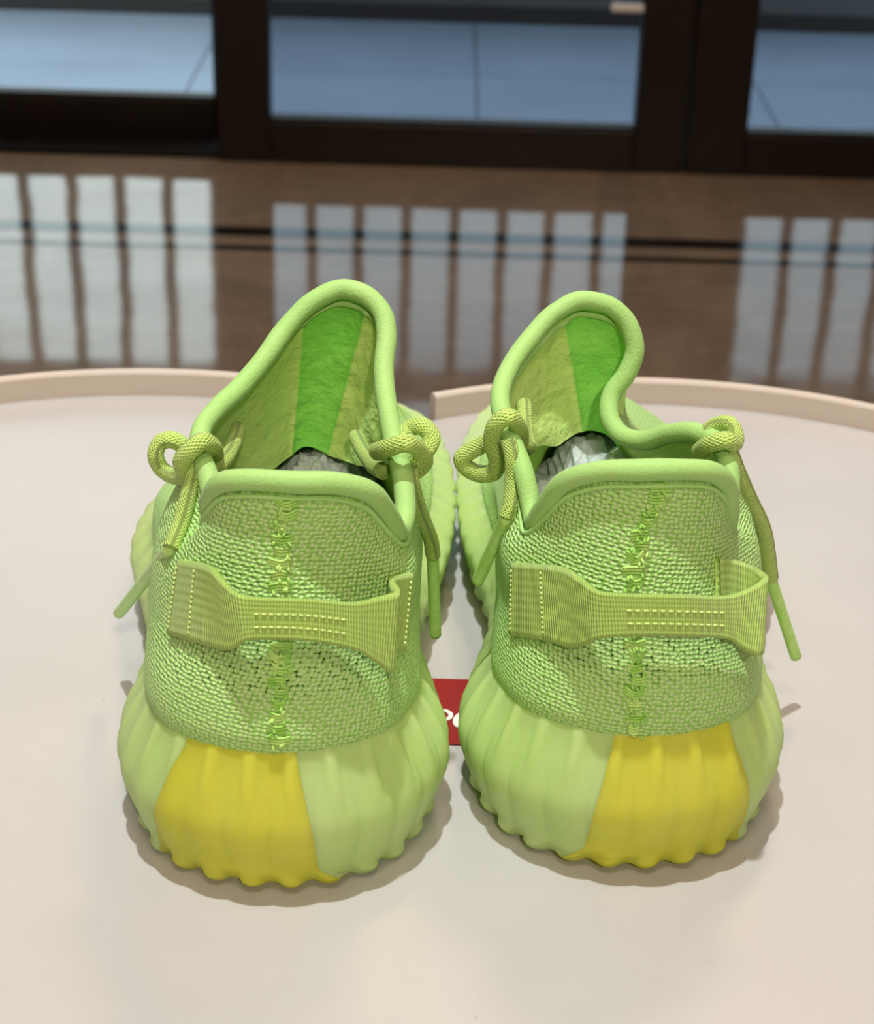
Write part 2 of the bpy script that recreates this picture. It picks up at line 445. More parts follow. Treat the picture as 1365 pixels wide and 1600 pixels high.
# ------------------------------------------------------------------ the balcony
BZ, BY = FZ - .05, 3.935
bal = struct('balcony_floor', -2.6, 2.6, YW + .16, BY + .12, BZ - .10, BZ - .004, mat=M['grout'], label='balcony floor of pale square tiles')
tile_me = None
for ix in range(-5, 5):
    for iy in range(-1, 2):
        x0 = .0505 + ix * .5215; y0 = 3.478 + (iy - 1) * .5215
        ya, yb = max(y0, YW + .16), min(y0 + .5215, BY)
        if yb - ya < .02 or x0 < -2.6 or x0 > 2.1: continue
        box('tile', x0 + .002, x0 + .5195, ya + .002, yb - .002, BZ - .004, BZ, M['tile'], bal, bevel=.0008)
par = struct('balcony_parapet', -2.6, 2.6, BY, BY + .12, BZ - .1, BZ + .34, mat=M['concrete'], label='low grey parapet wall at the edge of the balcony')
for k in range(10):
    x0 = -2.55 + k * .5215
    box('facing_panel', x0 + .002, x0 + .5195, BY - .006, BY, BZ + .034, BZ + .335, M['concrete'], par, bevel=.001)
sk = struct('baseboard_balcony', -2.6, 2.6, BY - .012, BY, BZ, BZ + .033, mat=M['skirting'], label='dark skirting along the balcony parapet')
rail = empty('balcony_railing', (0, BY + .06, BZ + .34), 'grey steel railing of upright bars beyond the balcony doors', 'railing')
og = tuple(rail.location)
V0, F0 = box_geo(-.012, .012, -.012, .012, 0, .60, .002)
bar_me = None
for k in range(-20, 21):
    x = k * .1065 + .02
    if bar_me is None:
        o = mesh_obj('baluster', V0, F0, M['steel'], rail, smooth=False); bar_me = o.data
    else:
        o = bpy.data.objects.new('baluster', bar_me); COL.objects.link(o); o.parent = rail
    o.location = (x, 0, 0)
box('handrail', -2.3, 2.3, BY + .03, BY + .09, BZ + .925, BZ + .99, M['steel'], rail, og, .004)
box('bottom_rail', -2.3, 2.3, BY + .045, BY + .075, BZ + .355, BZ + .39, M['steel'], rail, og, .003)
struct('balcony_shade_slab', -2.6, 2.6, YW + .16, BY + .25, FZ + 2.45, FZ + 2.55, mat=M['ceil'], label='unseen slab added above the balcony to dim its floor')  # added out of view to cut the skylight on the tiles

# ------------------------------------------------------------------ the table
C1, C2, RR = np.array([-.107, .503]), np.array([.085, .505]), .1835
RR2 = .1865
def circ(c, r, a0, a1, n): return [c + r * np.array([math.cos(a), math.sin(a)]) for a in np.linspace(a0, a1, n)]
# right lobe (ccw from its right side to the notch), left lobe, then round the front
def notch_angle(c, r, xn): return math.acos((xn - c[0]) / r)
xn = -.0125
aR = notch_angle(C2, RR2, xn); aL = notch_angle(C1, RR, xn)
right_lobe = circ(C2, RR2, 0.0, aR, 60); left_lobe = circ(C1, RR, aL, math.pi, 60)
front = cr_path([left_lobe[-1], (-.292, .42), (-.285, .30), (-.245, .19), (-.16, .125), (-.01, .105), (.14, .125), (.225, .19), (.262, .30), (.270, .42), right_lobe[0]], 90)[1:-1]
outline = np.array(right_lobe + left_lobe + list(front))
tb = empty('tray_table', (-.01, .40, FZ), 'cream topped cloud shaped low table with a pale wooden lip carrying both sneakers', 'table')
og = tuple(tb.location)
n = len(outline); V = []; Fc = []
cen = np.array([-.01, .42])
levels = [(0.0, -.0015), (-.0006, -.0004), (-.002, 0), (-.016, 0), (-.018, -.002)]
for z, ins in levels:
    for p in outline:
        d = p - cen; q = p + d / np.linalg.norm(d) * ins; V.append((q[0], q[1], z))
for L in range(len(levels) - 1):
    for i in range(n):
        j = (i + 1) % n; Fc.append((L * n + j, L * n + i, (L + 1) * n + i, (L + 1) * n + j))
Fc.append(tuple(range(n))); Fc.append(tuple((len(levels) - 1) * n + i for i in range(n - 1, -1, -1)))
mesh_obj('table_top', V, Fc, M['table'], tb, og, smooth=False)
def rim(path, name):
    P = np.array(path); m = len(P)
    T = np.gradient(P, axis=0); T /= np.linalg.norm(T, axis=1)[:, None]
    Nn = np.stack([-T[:, 1], T[:, 0]], 1)
    c = P.mean(0)
    if ((P - c) * Nn).sum() < 0: Nn = -Nn          # outward
    prof = [(0.0, -.002), (0.0, .0086), (.0006, .0095), (.0032, .0098), (.0044, .0092), (.005, .008), (.005, -.020), (.0006, -.020)]
    V = []; k = len(prof)
    for i in range(m):
        for o_, z in prof:
            q = P[i] + Nn[i] * o_; V.append((q[0], q[1], z))
    Fc = []
    for i in range(m - 1):
        for a in range(k):
            b = (a + 1) % k; Fc.append((i * k + a, i * k + b, (i + 1) * k + b, (i + 1) * k + a))
    Fc.append(tuple(range(k - 1, -1, -1))); Fc.append(tuple((m - 1) * k + a for a in range(k)))
    o = mesh_obj(name, V, Fc, M['rim'], tb, og, smooth=False); return o
fr = list(front)
h = len(fr) // 2
r_end = notch_angle(C2, RR2, -.0017); l_end = notch_angle(C1, RR, -.030)
rim(fr[h + 6:] + circ(C2, RR2, 0.0, r_end, 70), 'wooden_lip')
rim(circ(C1, RR, l_end, math.pi, 70) + fr[:h - 6], 'wooden_lip')
for lx, ly in ((-.20, .60), (.18, .60), (-.19, .23), (.17, .23)):
    P = [(lx, ly, -.017), (lx * 1.03, ly + (.01 if ly > .4 else -.01), -.25), (lx * 1.08, ly + (.025 if ly > .4 else -.025), FZ)]
    mesh_obj('table_leg', *tube_geo(cr_path(P, 12), np.linspace(.017, .011, 12), seg=14)[:2], M['leg'], tb, og)

# red sticker on the table top, letters e and c showing between the shoes
st = empty('red_sticker', (.004, .459, .0), 'red sticker with white lettering lying on the table between the sneakers', 'sticker')
og = tuple(st.location)
box('sticker_base', -.062, .070, .4421, .4770, .0001, .0006, M['red'], st, og, .0001)
def glyph(pts, w, z=.0009):
    P = cr_path(np.array(pts, float), 40); n_ = len(P)
    T = np.gradient(P, axis=0); T /= np.linalg.norm(T, axis=1)[:, None]; Nn = np.stack([-T[:, 1], T[:, 0]], 1)
    ww = w * np.minimum(1, .75 + np.sin(np.linspace(0, math.pi, n_)))
    a = P + Nn * ww[:, None]; b = P - Nn * ww[:, None]
    V = [(q[0], q[1], z) for q in a] + [(q[0], q[1], z) for q in b] + [(q[0], q[1], .0006) for q in a] + [(q[0], q[1], .0006) for q in b]
    Fc = []
    for i in range(n_ - 1):
        Fc += [(i, n_ + i, n_ + i + 1, i + 1), (i, i + 1, 2 * n_ + i + 1, 2 * n_ + i), (n_ + i + 1, n_ + i, 3 * n_ + i, 3 * n_ + i + 1)]
    return V, Fc
def italic(pts, ox, oy, sc):
    return [(ox + (x + .22 * y) * sc, oy + y * sc) for x, y in pts]
e_ = [(.12, .46), (.5, .46), (.88, .48), (.92, .72), (.72, .93), (.42, .95), (.14, .74), (.08, .42), (.2, .14), (.5, .06), (.82, .14)]
c_ = [(.88, .76), (.70, .93), (.42, .95), (.14, .74), (.08, .42), (.2, .14), (.5, .06), (.84, .16)]
SC = .0096
mesh_obj('letter_e', *glyph(italic(e_, -.0046, .4500, SC), .0007), M['white'], st, og, smooth=False)
mesh_obj('letter_c', *glyph(italic(c_, .0055, .4500, SC), .0008), M['white'], st, og, smooth=False)

# ------------------------------------------------------------------ sneakers
OUT_L = [(0, 0), (18, 4), (33, 15), (41.5, 31), (44.3, 46), (40, 70), (35.5, 95), (37.5, 122), (43, 150), (45.3, 180), (45, 205), (42, 232), (34, 257), (22, 270),
         (8, 275), (-9, 271), (-25, 257), (-39, 233), (-50, 205), (-57.5, 178), (-58, 150), (-51, 122), (-44, 95), (-43, 70), (-44.5, 48), (-41.5, 31), (-33, 15), (-18, 4)]
RA_L = [(0, (2, 17, 90)), (1.5, (18.5, 23, 88)), (3, (32, 36, 80)), (4.5, (34, 55, 80)), (6, (32, 72, 82)), (8, (28, 90, 82)), (10, (21, 107, 82)), (12, (12, 119, 82)),
        (14, (2, 121, 82)), (16, (-6, 117, 77)), (18, (-15, 105, 74)), (20, (-25, 88, 77)), (22, (-30.5, 72, 79)), (23.5, (-31, 55, 80)), (25, (-25, 36, 82)), (26.5, (-15, 23, 88))]
RA2_L = [(0, (3, 11.5, 68)), (1.5, (19, 17, 67)), (3, (32.0, 34, 60)), (4.5, (35, 55, 57)), (6, (34.5, 85, 53)), (8, (32, 114, 51)), (10, (25, 138, 52)), (12, (15, 147, 52)),
         (14, (3, 150, 52)), (16, (-11, 146, 49)), (18, (-25, 133, 45)), (20, (-36, 110, 47)), (22, (-37.5, 85, 52)), (23.5, (-36, 55, 57)), (25, (-31, 34, 60)), (26.5, (-15, 17, 67))]
COLLAR_L = [((462, 750), 20, 0), ((530, 752), 21.5, .8), ((580, 766), 25, 1.5), ((605, 798), 31, 2.2), ((621, 827), 38, 3.2), ((632, 798), 46, 4.0), ((630, 755), 53, 4.6),
            ((617, 700), 62, 5.6), ((605, 640), 71, 6.8), ((599, 580), 81, 8.2), ((604, 520), 90, 10), ((595, 482), 95, 11.6), ((567, 457), 98, 12.9), ((530, 450), 100, 14),
            ((492, 467), 98, 15), ((450, 507), 93, 16.5), ((415, 556), 85, 18), ((370, 609), 75, 20), ((336, 641), 66, 21.5), ((315, 672), 58, 22.6), ((314, 705), 50, 23.4),
            ((328, 745), 44, 24), ((338, 800), 38, 24.8), ((330, 775), 31, 26.0), ((348, 750), 25, 26.7), ((388, 746), 21.5, 27.3)]
COLLAR_R = [((1000, 731), 20, 0), ((1060, 730), 21, .7), ((1108, 733), 24, 1.3), ((1133, 752), 29, 2.0), ((1137, 795), 33, 2.9), ((1132, 822), 39, 3.6), ((1136, 785), 46, 4.1),
            ((1138, 735), 51, 4.7), ((1124, 695), 57, 5.4), ((1090, 675), 64, 6.6), ((1045, 676), 72, 8), ((1000, 688), 79, 9.3), ((966, 676), 86, 10.4), ((950, 645), 91, 11.4),
            ((956, 612), 95, 12.2), ((980, 580), 97, 12.9), ((992, 542), 99, 13.5), ((981, 504), 101, 14), ((953, 476), 102, 14.6), ((915, 467), 102, 15.2), ((870, 484), 99, 16.3),
            ((827, 528), 92, 17.8), ((793, 577), 82, 19.4), ((780, 620), 72, 20.8), ((788, 660), 62, 22), ((802, 692), 54, 23), ((820, 740), 47, 23.8), ((833, 795), 41, 24.6),
            ((837, 812), 37, 25), ((852, 788), 32, 25.7), ((884, 748), 26, 26.5), ((935, 733), 22, 27.2)]

NS = 696                                             # samples round the shoe
def sneaker(cx, y0, mirror, collar_keys, label, strap, seam, laces, tissue):
    org = np.array([cx, y0, 0.])
    root = empty('sneaker', tuple(org), label, 'sneaker', 'pair of neon green knit sneakers')
    og = tuple(org)
    W = lambda A: np.asarray(A, float) / 1000. + org           # local millimetres to world
    def flip_keys(keys):
        if not mirror: return [k for k, _ in keys], [v for _, v in keys]
        o = sorted(((28 - k) % 28, (-v[0],) + tuple(v[1:])) for k, v in keys)
        return [k for k, _ in o], [v for _, v in o]
    S = np.arange(NS) * 28. / NS
    ks, vs = flip_keys(list(enumerate(OUT_L)))
    O = periodic(ks, vs, S, 28.)                                # bulge outline, mm
    Tn = np.roll(O, -1, 0) - np.roll(O, 1, 0); Tn /= np.linalg.norm(Tn, axis=1)[:, None]
    Nn = np.stack([-Tn[:, 1], Tn[:, 0]], 1)                     # inward (outline runs counter-clockwise)
    seglen = np.linalg.norm(np.roll(O, -1, 0) - O, axis=1)
    arc = np.r_[0, np.cumsum(seglen)[:-1]]; total = seglen.sum()
    yy = O[:, 1]
    zt = np.interp(yy, [0, 12, 30, 60, 120, 200, 285], [43, 42, 40.2, 38.5, 31, 25, 22])
    spring = np.interp(yy, [0, 12, 200, 275], [1.2, 0, 0, 5.])
    # ---- sole
    prof = [(-.6, 22, 0), (-.4, 13, 0), (0, 9.8, .4), (.8, 7.8, .8), (2.0, 6.5, .8), (3.4, 5.6, .5), (5, 4.7, .35), (7.5, 3.4, .6), (10, 2.3, .9), (13, 1.4, 1), (16, .5, 1), (19, 0, 1), (22, .1, 1),
            (25, .6, 1), (28, 1.5, 1), (31, 2.8, .95), (34, 4.4, .9), (36.5, 5.9, .8), (38.5, 7.2, .6), (40, 8.3, .35), (41.3, 9.3, .15), (42.2, 10.6, .0), (42.4, 12.5, 0)]
    nrib = int(round(total / 11.8)); ph = arc / total * nrib
    ia0, ib0 = (26.25, 28.62) if not mirror else (27.45, 29.9)      # yellow section, in stations from the heel
    ia, ib = int(round(ia0 / 28 * NS)), int(round(ib0 / 28 * NS))
    Se = np.r_[S - 28, S, S + 28]
    def at_station(arr, q, add=0.):
        e = np.concatenate([arr - add, arr, arr + add]); return np.stack([np.interp(q, Se, e[:, k]) for k in range(e.shape[1])], 1) if e.ndim == 2 else np.interp(q, Se, e)
    V = np.zeros((len(prof), NS, 3))
    for r, (z, ins, amp) in enumerate(prof):
        zc = max(z, 0.); k0, k1 = (.017, -.009) if not mirror else (.009, -.011)
        low = max(0., 1 - zc / 7.) ** 1.5 * .75
        da, db = k0 * (zc - 20) - (low if mirror else 0), k1 * (zc - 20) + (low if not mirror else 0)
        q = S.copy()
        for c_, dd in ((ia0, da), (ib0, db)):
            dist = (S - c_ + 14) % 28 - 14; q = q + dd * np.exp(-(dist / 1.1) ** 2)
        Oq, Nq, phq = at_station(O, q), at_station(Nn, q), at_station(ph, q, nrib)
        ztq, spq, yq = at_station(zt, q), at_station(spring, q), at_station(yy, q)
        fr_ = phq - np.floor(phq)
        scal = np.abs(np.sin(math.pi * phq)) ** .55                  # convex scallops with creases between
        groove = np.exp(-((np.abs(fr_ - .5)) / .16) ** 4)            # narrow raised bar at the top of each rib
        knob = np.sqrt(np.clip(1 - ((fr_ - .5) / .30) ** 2, 0, 1))
        zz = np.full(NS, float(z)) if z <= 19 else 19 + (z - 19) * (ztq - 19) / (42.4 - 19)
        zz = zz + spq * max(0, 1 - z / 30.)
        if 0 <= z <= 5:                                              # lugs of the outsole
            d = -knob * 2.3 * min(1, (5.6 - z) / 2.4) * min(1, .35 + z) + (1 - scal) * .4
        elif z < 24: d = (1 - scal) * 1.1 * amp
        else:
            w = min(1, (z - 24) / 10.)
            d = ((1 - scal) * 1.1 * (1 - w) + (1 - groove) * 1.75 * w) * amp
        if z > 28: ins = ins * np.interp(yq, [0, 15, 45, 80, 110, 150], [.74, .76, .93, .58, .5, .88])
        V[r, :, :2] = Oq + Nq * (ins + d)[:, None]; V[r, :, 2] = np.maximum(zz, .15 if z < 0 else 0.1)
    R = len(prof)
    green, yellow = [], []
    for r in range(R - 1):
        for i in range(NS):
            j = (i + 1) % NS
            isy = ia <= i < ib or ia <= i + NS < ib
            (yellow if isy and prof[r][0] >= -.5 else green).append((r * NS + i, r * NS + j, (r + 1) * NS + j, (r + 1) * NS + i))
    flat = W(V.reshape(-1, 3))
    def sub(faces):
        used = sorted({i for f in faces for i in f}); mp = {u: k for k, u in enumerate(used)}
        return flat[used], [tuple(mp[i] for i in f) for f in faces]
    green.append(tuple(range(NS - 1, -1, -1)))
    so = mesh_obj('sole', *sub(green), M['sole'], root, og)
    ye = mesh_obj('heel_insert', *sub(yellow), M['heel'], root, og); ye['label'] = 'translucent yellow ribbed heel section of the sole'
    # ---- rings of the upper
    C = periodic([k[2] for k in collar_keys], [(at_y(k[0][0], k[0][1], y0 + k[1] / 1000.) - org) * 1000 for k in collar_keys], S, 28.)
    # start slightly below the binding's crest
    kA, vA = flip_keys(RA_L); A = periodic(kA, vA, S, 28.)
    kB, vB = flip_keys(RA2_L); A2 = periodic(kB, vB, S, 28.)
    wob = np.array([noise.noise(Vector((q[0] * .05, q[1] * .05, 3.1 + cx * 50))) for q in A])
    A[:, :2] += -Nn * wob[:, None] * 1.2
    bi = np.interp(yy, [0, 15, 45, 80, 110, 150, 200], [7.3, 7.3, 8.8, 5.2, 4.5, 8.5, 12]); B = np.c_[O + Nn * bi[:, None], zt + np.interp(yy, [0, 110, 200, 275], [9, 7, 5, 5])]; fi_ = np.interp(yy, [0, 15, 45, 80, 110, 150], [6.6, 6.8, 8.6, 5.2, 4.5, 8.0]); Fr = np.c_[O + Nn * (fi_ + .9)[:, None], zt - 2.5]
    Fr2 = np.c_[O + Nn * fi_[:, None], zt + .6]
    rings = [C, C * .5 + A * .5, A, A2, B, Fr2, Fr]
    NV = 72
    def loft(rings, nv):
        m = len(rings); Rg = np.stack(rings)                    # m x NS x 3, knots by the local distance between rings
        d = np.linalg.norm(np.diff(Rg, axis=0), axis=2) + 1e-6
        kn = np.vstack([np.zeros((1, NS)), np.cumsum(d, 0)])
        tan = np.zeros_like(Rg)
        tan[0] = (Rg[1] - Rg[0]) / d[0][:, None]; tan[-1] = (Rg[-1] - Rg[-2]) / d[-1][:, None]
        for i in range(1, m - 1):
            h0, h1 = d[i - 1][:, None], d[i][:, None]
            tan[i] = ((Rg[i] - Rg[i - 1]) / h0 * h1 + (Rg[i + 1] - Rg[i]) / h1 * h0) / (h0 + h1)
        out = np.zeros((nv, NS, 3)); ii = np.arange(NS)
        for a, x in enumerate(np.linspace(0, 1, nv)):
            xx = x * kn[-1]
            k = np.clip((kn[1:-1] <= xx).sum(0), 0, m - 2); hh = d[k, ii][:, None]; t = (xx - kn[k, ii])[:, None] / hh
            out[a] = ((2 * t ** 3 - 3 * t ** 2 + 1) * Rg[k, ii] + (t ** 3 - 2 * t ** 2 + t) * hh * tan[k, ii]
                      + (-2 * t ** 3 + 3 * t ** 2) * Rg[k + 1, ii] + (t ** 3 - t ** 2) * hh * tan[k + 1, ii])
        return out
    def grid_faces(nv, flip=False):
        f = []
        for r in range(nv - 1):
            for i in range(NS):
                j = (i + 1) % NS
                q = (r * NS + i, (r + 1) * NS + i, (r + 1) * NS + j, r * NS + j)
                f.append(q[::-1] if flip else q)
        return f
    def grid_uv(L, faces):
        """u = arc along the outline measured from the heel (signed), v = height above the sole, both in mm"""
        nv = len(L)
        hd = np.r_[np.zeros((1, NS)), np.cumsum(np.linalg.norm(np.diff(L[::-1], axis=0), axis=2), 0)][::-1]
        cum = np.concatenate([np.zeros((nv, 1)), np.cumsum(np.linalg.norm(np.roll(L, -1, 1) - L, axis=2), 1)], 1)
        def fn(me):
            data = []
            for r in range(nv - 1):
                for i in range(NS):
                    j = (i + 1) % NS
                    sa, sb = (0, 0) if i < NS // 2 else (cum[r, NS], cum[r + 1, NS])
                    data += [(cum[r, i + 1] - sa, hd[r, j]), (cum[r + 1, i + 1] - sb, hd[r + 1, j]), (cum[r + 1, i] - sb, hd[r + 1, i]), (cum[r, i] - sa, hd[r, i])]
            return np.array(data, float)
        return fn
    L = loft(rings, NV)
    fo = grid_faces(NV, flip=True)
    up = mesh_obj('upper', W(L.reshape(-1, 3)), fo, M['knit'], root, og, uvs=grid_uv(L, fo))
    # ---- lining: the same rings, drawn inwards
    axis = np.array([0., 1, 0])
    def inward(Rg, k):
        c = np.array([Rg[:, 0].mean(), 0, 0])
        Tt = np.roll(Rg, -3, 0) - np.roll(Rg, 3, 0); Tt[:, 2] = 0; Tt /= np.linalg.norm(Tt, axis=1)[:, None] + 1e-9
        n2 = np.c_[-Tt[:, 1], Tt[:, 0], np.zeros(NS)]
        return Rg + n2 * k
    Ain = inward(A, 3.2); A2in = inward(A2, 4.0); A2in[:, 2] -= 3.0; Bin = inward(B, 5.0); Fin = inward(Fr, 12.0); Fin[:, 2] -= 6
    fw_ = np.clip((np.minimum(S, 28 - S) - 7.5) / 3.0, 0, 1); fw_ = fw_ * fw_ * (3 - 2 * fw_)   # 1 along the tongue
    Hm = Ain.copy(); Hm[:, 1] -= fw_ * 12.0; Hm[:, 2] -= fw_ * (5.0 + 1.2 * np.sin(S * 1.1 + 1))
    gu = np.roll(L, -1, 1) - np.roll(L, 1, 1); gv = np.gradient(L, axis=0); LN = np.cross(gu, gv); LN /= np.linalg.norm(LN, axis=2)[:, :, None] + 1e-9
    if LN[NV // 2, 0] @ np.array([0, -1., 0]) < 0: LN = -LN         # outward
    Rg = np.stack(rings); kk = np.vstack([np.zeros((1, NS)), np.cumsum(np.linalg.norm(np.diff(Rg, axis=0), axis=2), 0)])
    def inner(k, off):                                              # ring number k (may be fractional) of the outer shell, drawn inwards
        k0 = int(k); x = kk[k0] if k == k0 else kk[k0] * (1 - k + k0) + kk[k0 + 1] * (k - k0)
        f = np.clip(x / kk[-1] * (NV - 1), 0, NV - 1.001); r0 = f.astype(int); t = (f - r0)[:, None]; ii = np.arange(NS)
        P_ = L[r0, ii] * (1 - t) + L[r0 + 1, ii] * t; n_ = LN[r0, ii] * (1 - t) + LN[r0 + 1, ii] * t
        return P_ - n_ * off
    H2 = inner(2.2, 3.5)
    Hm[:, 2] += 4.5 * np.exp(-((S - 17.2) / 2.0) ** 2); H2[:, 2] += 1.0 * np.exp(-((S - 17.2) / 2.0) ** 2)
    LI = loft([C * 1.0, C * .42 + Hm * .58 + np.c_[np.zeros(NS), fw_ * 2.0, np.zeros(NS)], Hm], 56)
    LD = loft([Hm + np.c_[np.zeros(NS), fw_ * .8, np.zeros(NS)], Hm * .5 + H2 * .5 + np.c_[np.zeros(NS), np.zeros(NS), -.6 * fw_], H2, inner(2.6, 3.5), inner(3, 3.5), inner(3.5, 3.5), inner(4, 3.5), Fin], 48)
    mesh_obj('foot_lining', W(LD.reshape(-1, 3)), grid_faces(48), M['footlining'], root, og)
    fi = grid_faces(56)
    us = (S - 14.) * 3.0 if not mirror else (S - 14.6) * 3.0
    def lin_uv(me):
        idx = np.empty(len(me.loops), int); me.loops.foreach_get('vertex_index', idx)
        q = LI.reshape(-1, 3)[idx]
        tongue_x = np.broadcast_to(us, (56, NS)).ravel()[idx]
        return np.c_[tongue_x * 1.9, q[:, 2]]
    # ridges either side of the tongue's centre panel
    for sgn in (-1, 1):
        w = np.exp(-((us * 1.9 - sgn * 8.8) / 1.1) ** 2)[None, :] * np.clip(np.linspace(0, 8, 56), 0, 1)[:, None]
        cdir = np.array([0, -1.0, .2])
        LI += w[:, :, None] * cdir * .9
    crump = np.zeros((56, NS))
    for a in range(56):
        for i in range(0, NS, 4):
            q = LI[a, i]; crump[a, i:i + 4] = noise.noise(Vector((q[0] * .13, q[1] * .13, q[2] * .09)))
    crump = (crump + np.roll(crump, 2, 1) + np.roll(crump, -2, 1)) / 3
    wl = (np.clip(np.arange(56) / 6., 0, 1) * np.clip((55 - np.arange(56)) / 6., 0, 1))[:, None]
    LI[:, :, 1] -= crump * wl * 1.1
    li = mesh_obj('lining', W(LI.reshape(-1, 3)), fi, M['lining'], root, og, uvs=lin_uv)
    ins = Fin.copy(); ins = inward(Fr, 8); ins[:, 2] = 24 + .0 * ins[:, 2]
    mesh_obj('insole', list(W(ins)) + list(W(ins - np.array([0, 0, 3.]))), [tuple(range(NS))] + [(i, i + NS, (i + 1) % NS + NS, (i + 1) % NS) for i in range(NS)], M['insole'], root, og)
    # ---- binding: a soft tube over the edge
    P = W(C); P = P[::2]
    dn = (L[4] - L[0]); dn /= np.linalg.norm(dn, axis=1)[:, None]; dn = dn[::2]
    jit = np.array([noise.noise(Vector((q[0] * 90, q[1] * 90, q[2] * 90))) for q in P])
    P = P + dn * .0006
    mesh_obj('collar_binding', *tube_geo(P, .00268 + .00018 * jit, seg=16, closed=True)[:2], M['binding'], root, og)
    hd = np.r_[np.zeros((1, NS)), np.cumsum(np.linalg.norm(np.diff(L, axis=0), axis=2), 0)]
    Q = np.zeros((NS, 3))
    nrm = np.zeros((NS, 3))
    for i in range(NS):
        for k in range(3): Q[i, k] = np.interp(4.6, hd[:, i], L[:, i, k])
    Tt = np.roll(Q, -1, 0) - np.roll(Q, 1, 0); dvec = L[6] - L[2]; nrm = np.cross(Tt, dvec); nrm /= np.linalg.norm(nrm, axis=1)[:, None] + 1e-9
    nrm = -nrm if (nrm[0] @ np.array([0, -1, 0])) < 0 else nrm
    mesh_obj('collar_piping', *tube_geo(W(Q + nrm * .15)[::2], .00062, seg=8, closed=True)[:2], M['piping'], root, og)
    # inside stitched edge of the binding
    Qi = np.zeros((NS, 3)); hdi = np.r_[np.zeros((1, NS)), np.cumsum(np.linalg.norm(np.diff(LI, axis=0), axis=2), 0)]
    for i in range(NS):
        for k in range(3): Qi[i, k] = np.interp(5.0, hdi[:, i], LI[:, i, k])
    k0 = np.arange(int(NS * .16), int(NS * .86))
    mesh_obj('inner_piping', *tube_geo(W(Qi[k0])[::2], .0009, seg=8)[:2], M['piping'], root, og)
    # ---- surface lookup (camera-independent geometry; the ray only finds the spot on the knit)
    bvh = BVHTree.FromPolygons([tuple(v) for v in W(L.reshape(-1, 3))], fo)
    def on(px, py, off=0.):
        d = ray(px, py); d = d / np.linalg.norm(d)
        loc, nr, idx, dist = bvh.ray_cast(Vector(CP), Vector(d))
        if loc is None:
            near = bvh.find_nearest(Vector(at_y(px, py, y0 + .045)))
            loc, nr = near[0], near[1]
        nr = np.array(nr); nr = nr if nr @ d < 0 else -nr
        nr = nr * .35 + np.array([0, -1, .12]) * .65; nr /= np.linalg.norm(nr)
        return np.array(loc) + nr * off / 1000., nr
    # ---- pull tab
    top = np.array([on(s[0][0], s[0][1], s[2])[0] for s in strap]); bot = np.array([on(s[1][0], s[1][1], s[2])[0] for s in strap])
    NU, NW = 150, 14
    both = cr_path(np.hstack([top, bot]), NU)
    tp, bt = both[:, :3], both[:, 3:]
    G = np.zeros((NU, NW, 3))
    for k in range(NW):
        w = k / (NW - 1.); G[:, k] = tp * (1 - w) + bt * w
    du = np.gradient(G, axis=0); dv = np.gradient(G, axis=1); nm = np.cross(du, dv); nm /= np.linalg.norm(nm, axis=2)[:, :, None] + 1e-12
    if nm[NU // 2, NW // 2] @ np.array([0, -1, 0]) < 0: nm = -nm
    th_ = .00075
    Vf = np.concatenate([(G + nm * th_).reshape(-1, 3), (G - nm * th_).reshape(-1, 3)])
    Fs = []; o2 = NU * NW
    for i in range(NU - 1):
        for k in range(NW - 1):
            a = i * NW + k; Fs += [(a, a + 1, a + NW + 1, a + NW), (o2 + a, o2 + a + NW, o2 + a + NW + 1, o2 + a + 1)]
        a = i * NW; Fs.append((a, a + NW, o2 + a + NW, o2 + a)); a = i * NW + NW - 1; Fs.append((a, o2 + a, o2 + a + NW, a + NW))
    for i in (0, NU - 1):
        for k in range(NW - 1):
            a = i * NW + k; Fs.append((a, o2 + a, o2 + a + 1, a + 1))
    la = np.r_[0, np.cumsum(np.linalg.norm(np.diff(G[:, NW // 2], axis=0), axis=1))] * 1000
    uvg = np.zeros((NU, NW, 2)); uvg[:, :, 0] = la[:, None]; uvg[:, :, 1] = np.linspace(0, 18, NW)[None, :]
    uvs = np.concatenate([uvg.reshape(-1, 2)] * 2)
    pt = mesh_obj('pull_tab', Vf, Fs, M['web'], root, og, uvs=uvs)
    pt['label'] = 'woven webbing heel pull loop'
    parts = []
    def stitch_line(a, b, nst):
        a, b = np.array(a), np.array(b)
        for q in range(nst):
            t0, t1 = (q + .18) / nst, (q + .78) / nst
            parts.append(tube_geo(np.array([a + (b - a) * t0, a + (b - a) * (t0 + t1) / 2, a + (b - a) * t1]), [.00022, .0003, .00022], seg=6)[:2])
    def gp(i, w, lift=.0010):
        k = int(round(w * (NW - 1))); return G[i, k] + nm[i, k] * lift
    def find(px):                                                   # station of the band under pixel column px of its top edge
        xs = [s[0][0] for s in strap]; i = xs.index(px); d = np.linalg.norm(tp - top[i], axis=1); return int(d.argmin())
    ia, ib = find(strap[0][0][0]) + 1, find(strap[1][0][0])
    stitch_line(gp(ia, .05), gp(ia, .95), 13); stitch_line(gp(ib, .05), gp(ib, .95), 13)
    ie = NU - 3
    stitch_line(gp(ie, .05), gp(ie, .95), 12)
    i5, i7 = find(strap[5][0][0]), find(strap[7][0][0])
    for w in (.36, .70):
        for i in range(i5, i7 - 3, 3):
            stitch_line(gp(i, w), gp(i + 3, w), 1)
    mesh_obj('stitching', *merge(parts)[:2], M['thread'], pt, og)['kind'] = 'stuff'
    # ---- heel seam: overlapping V stitches
    sp = cr_path(np.array(seam, float), 21)
    parts = []
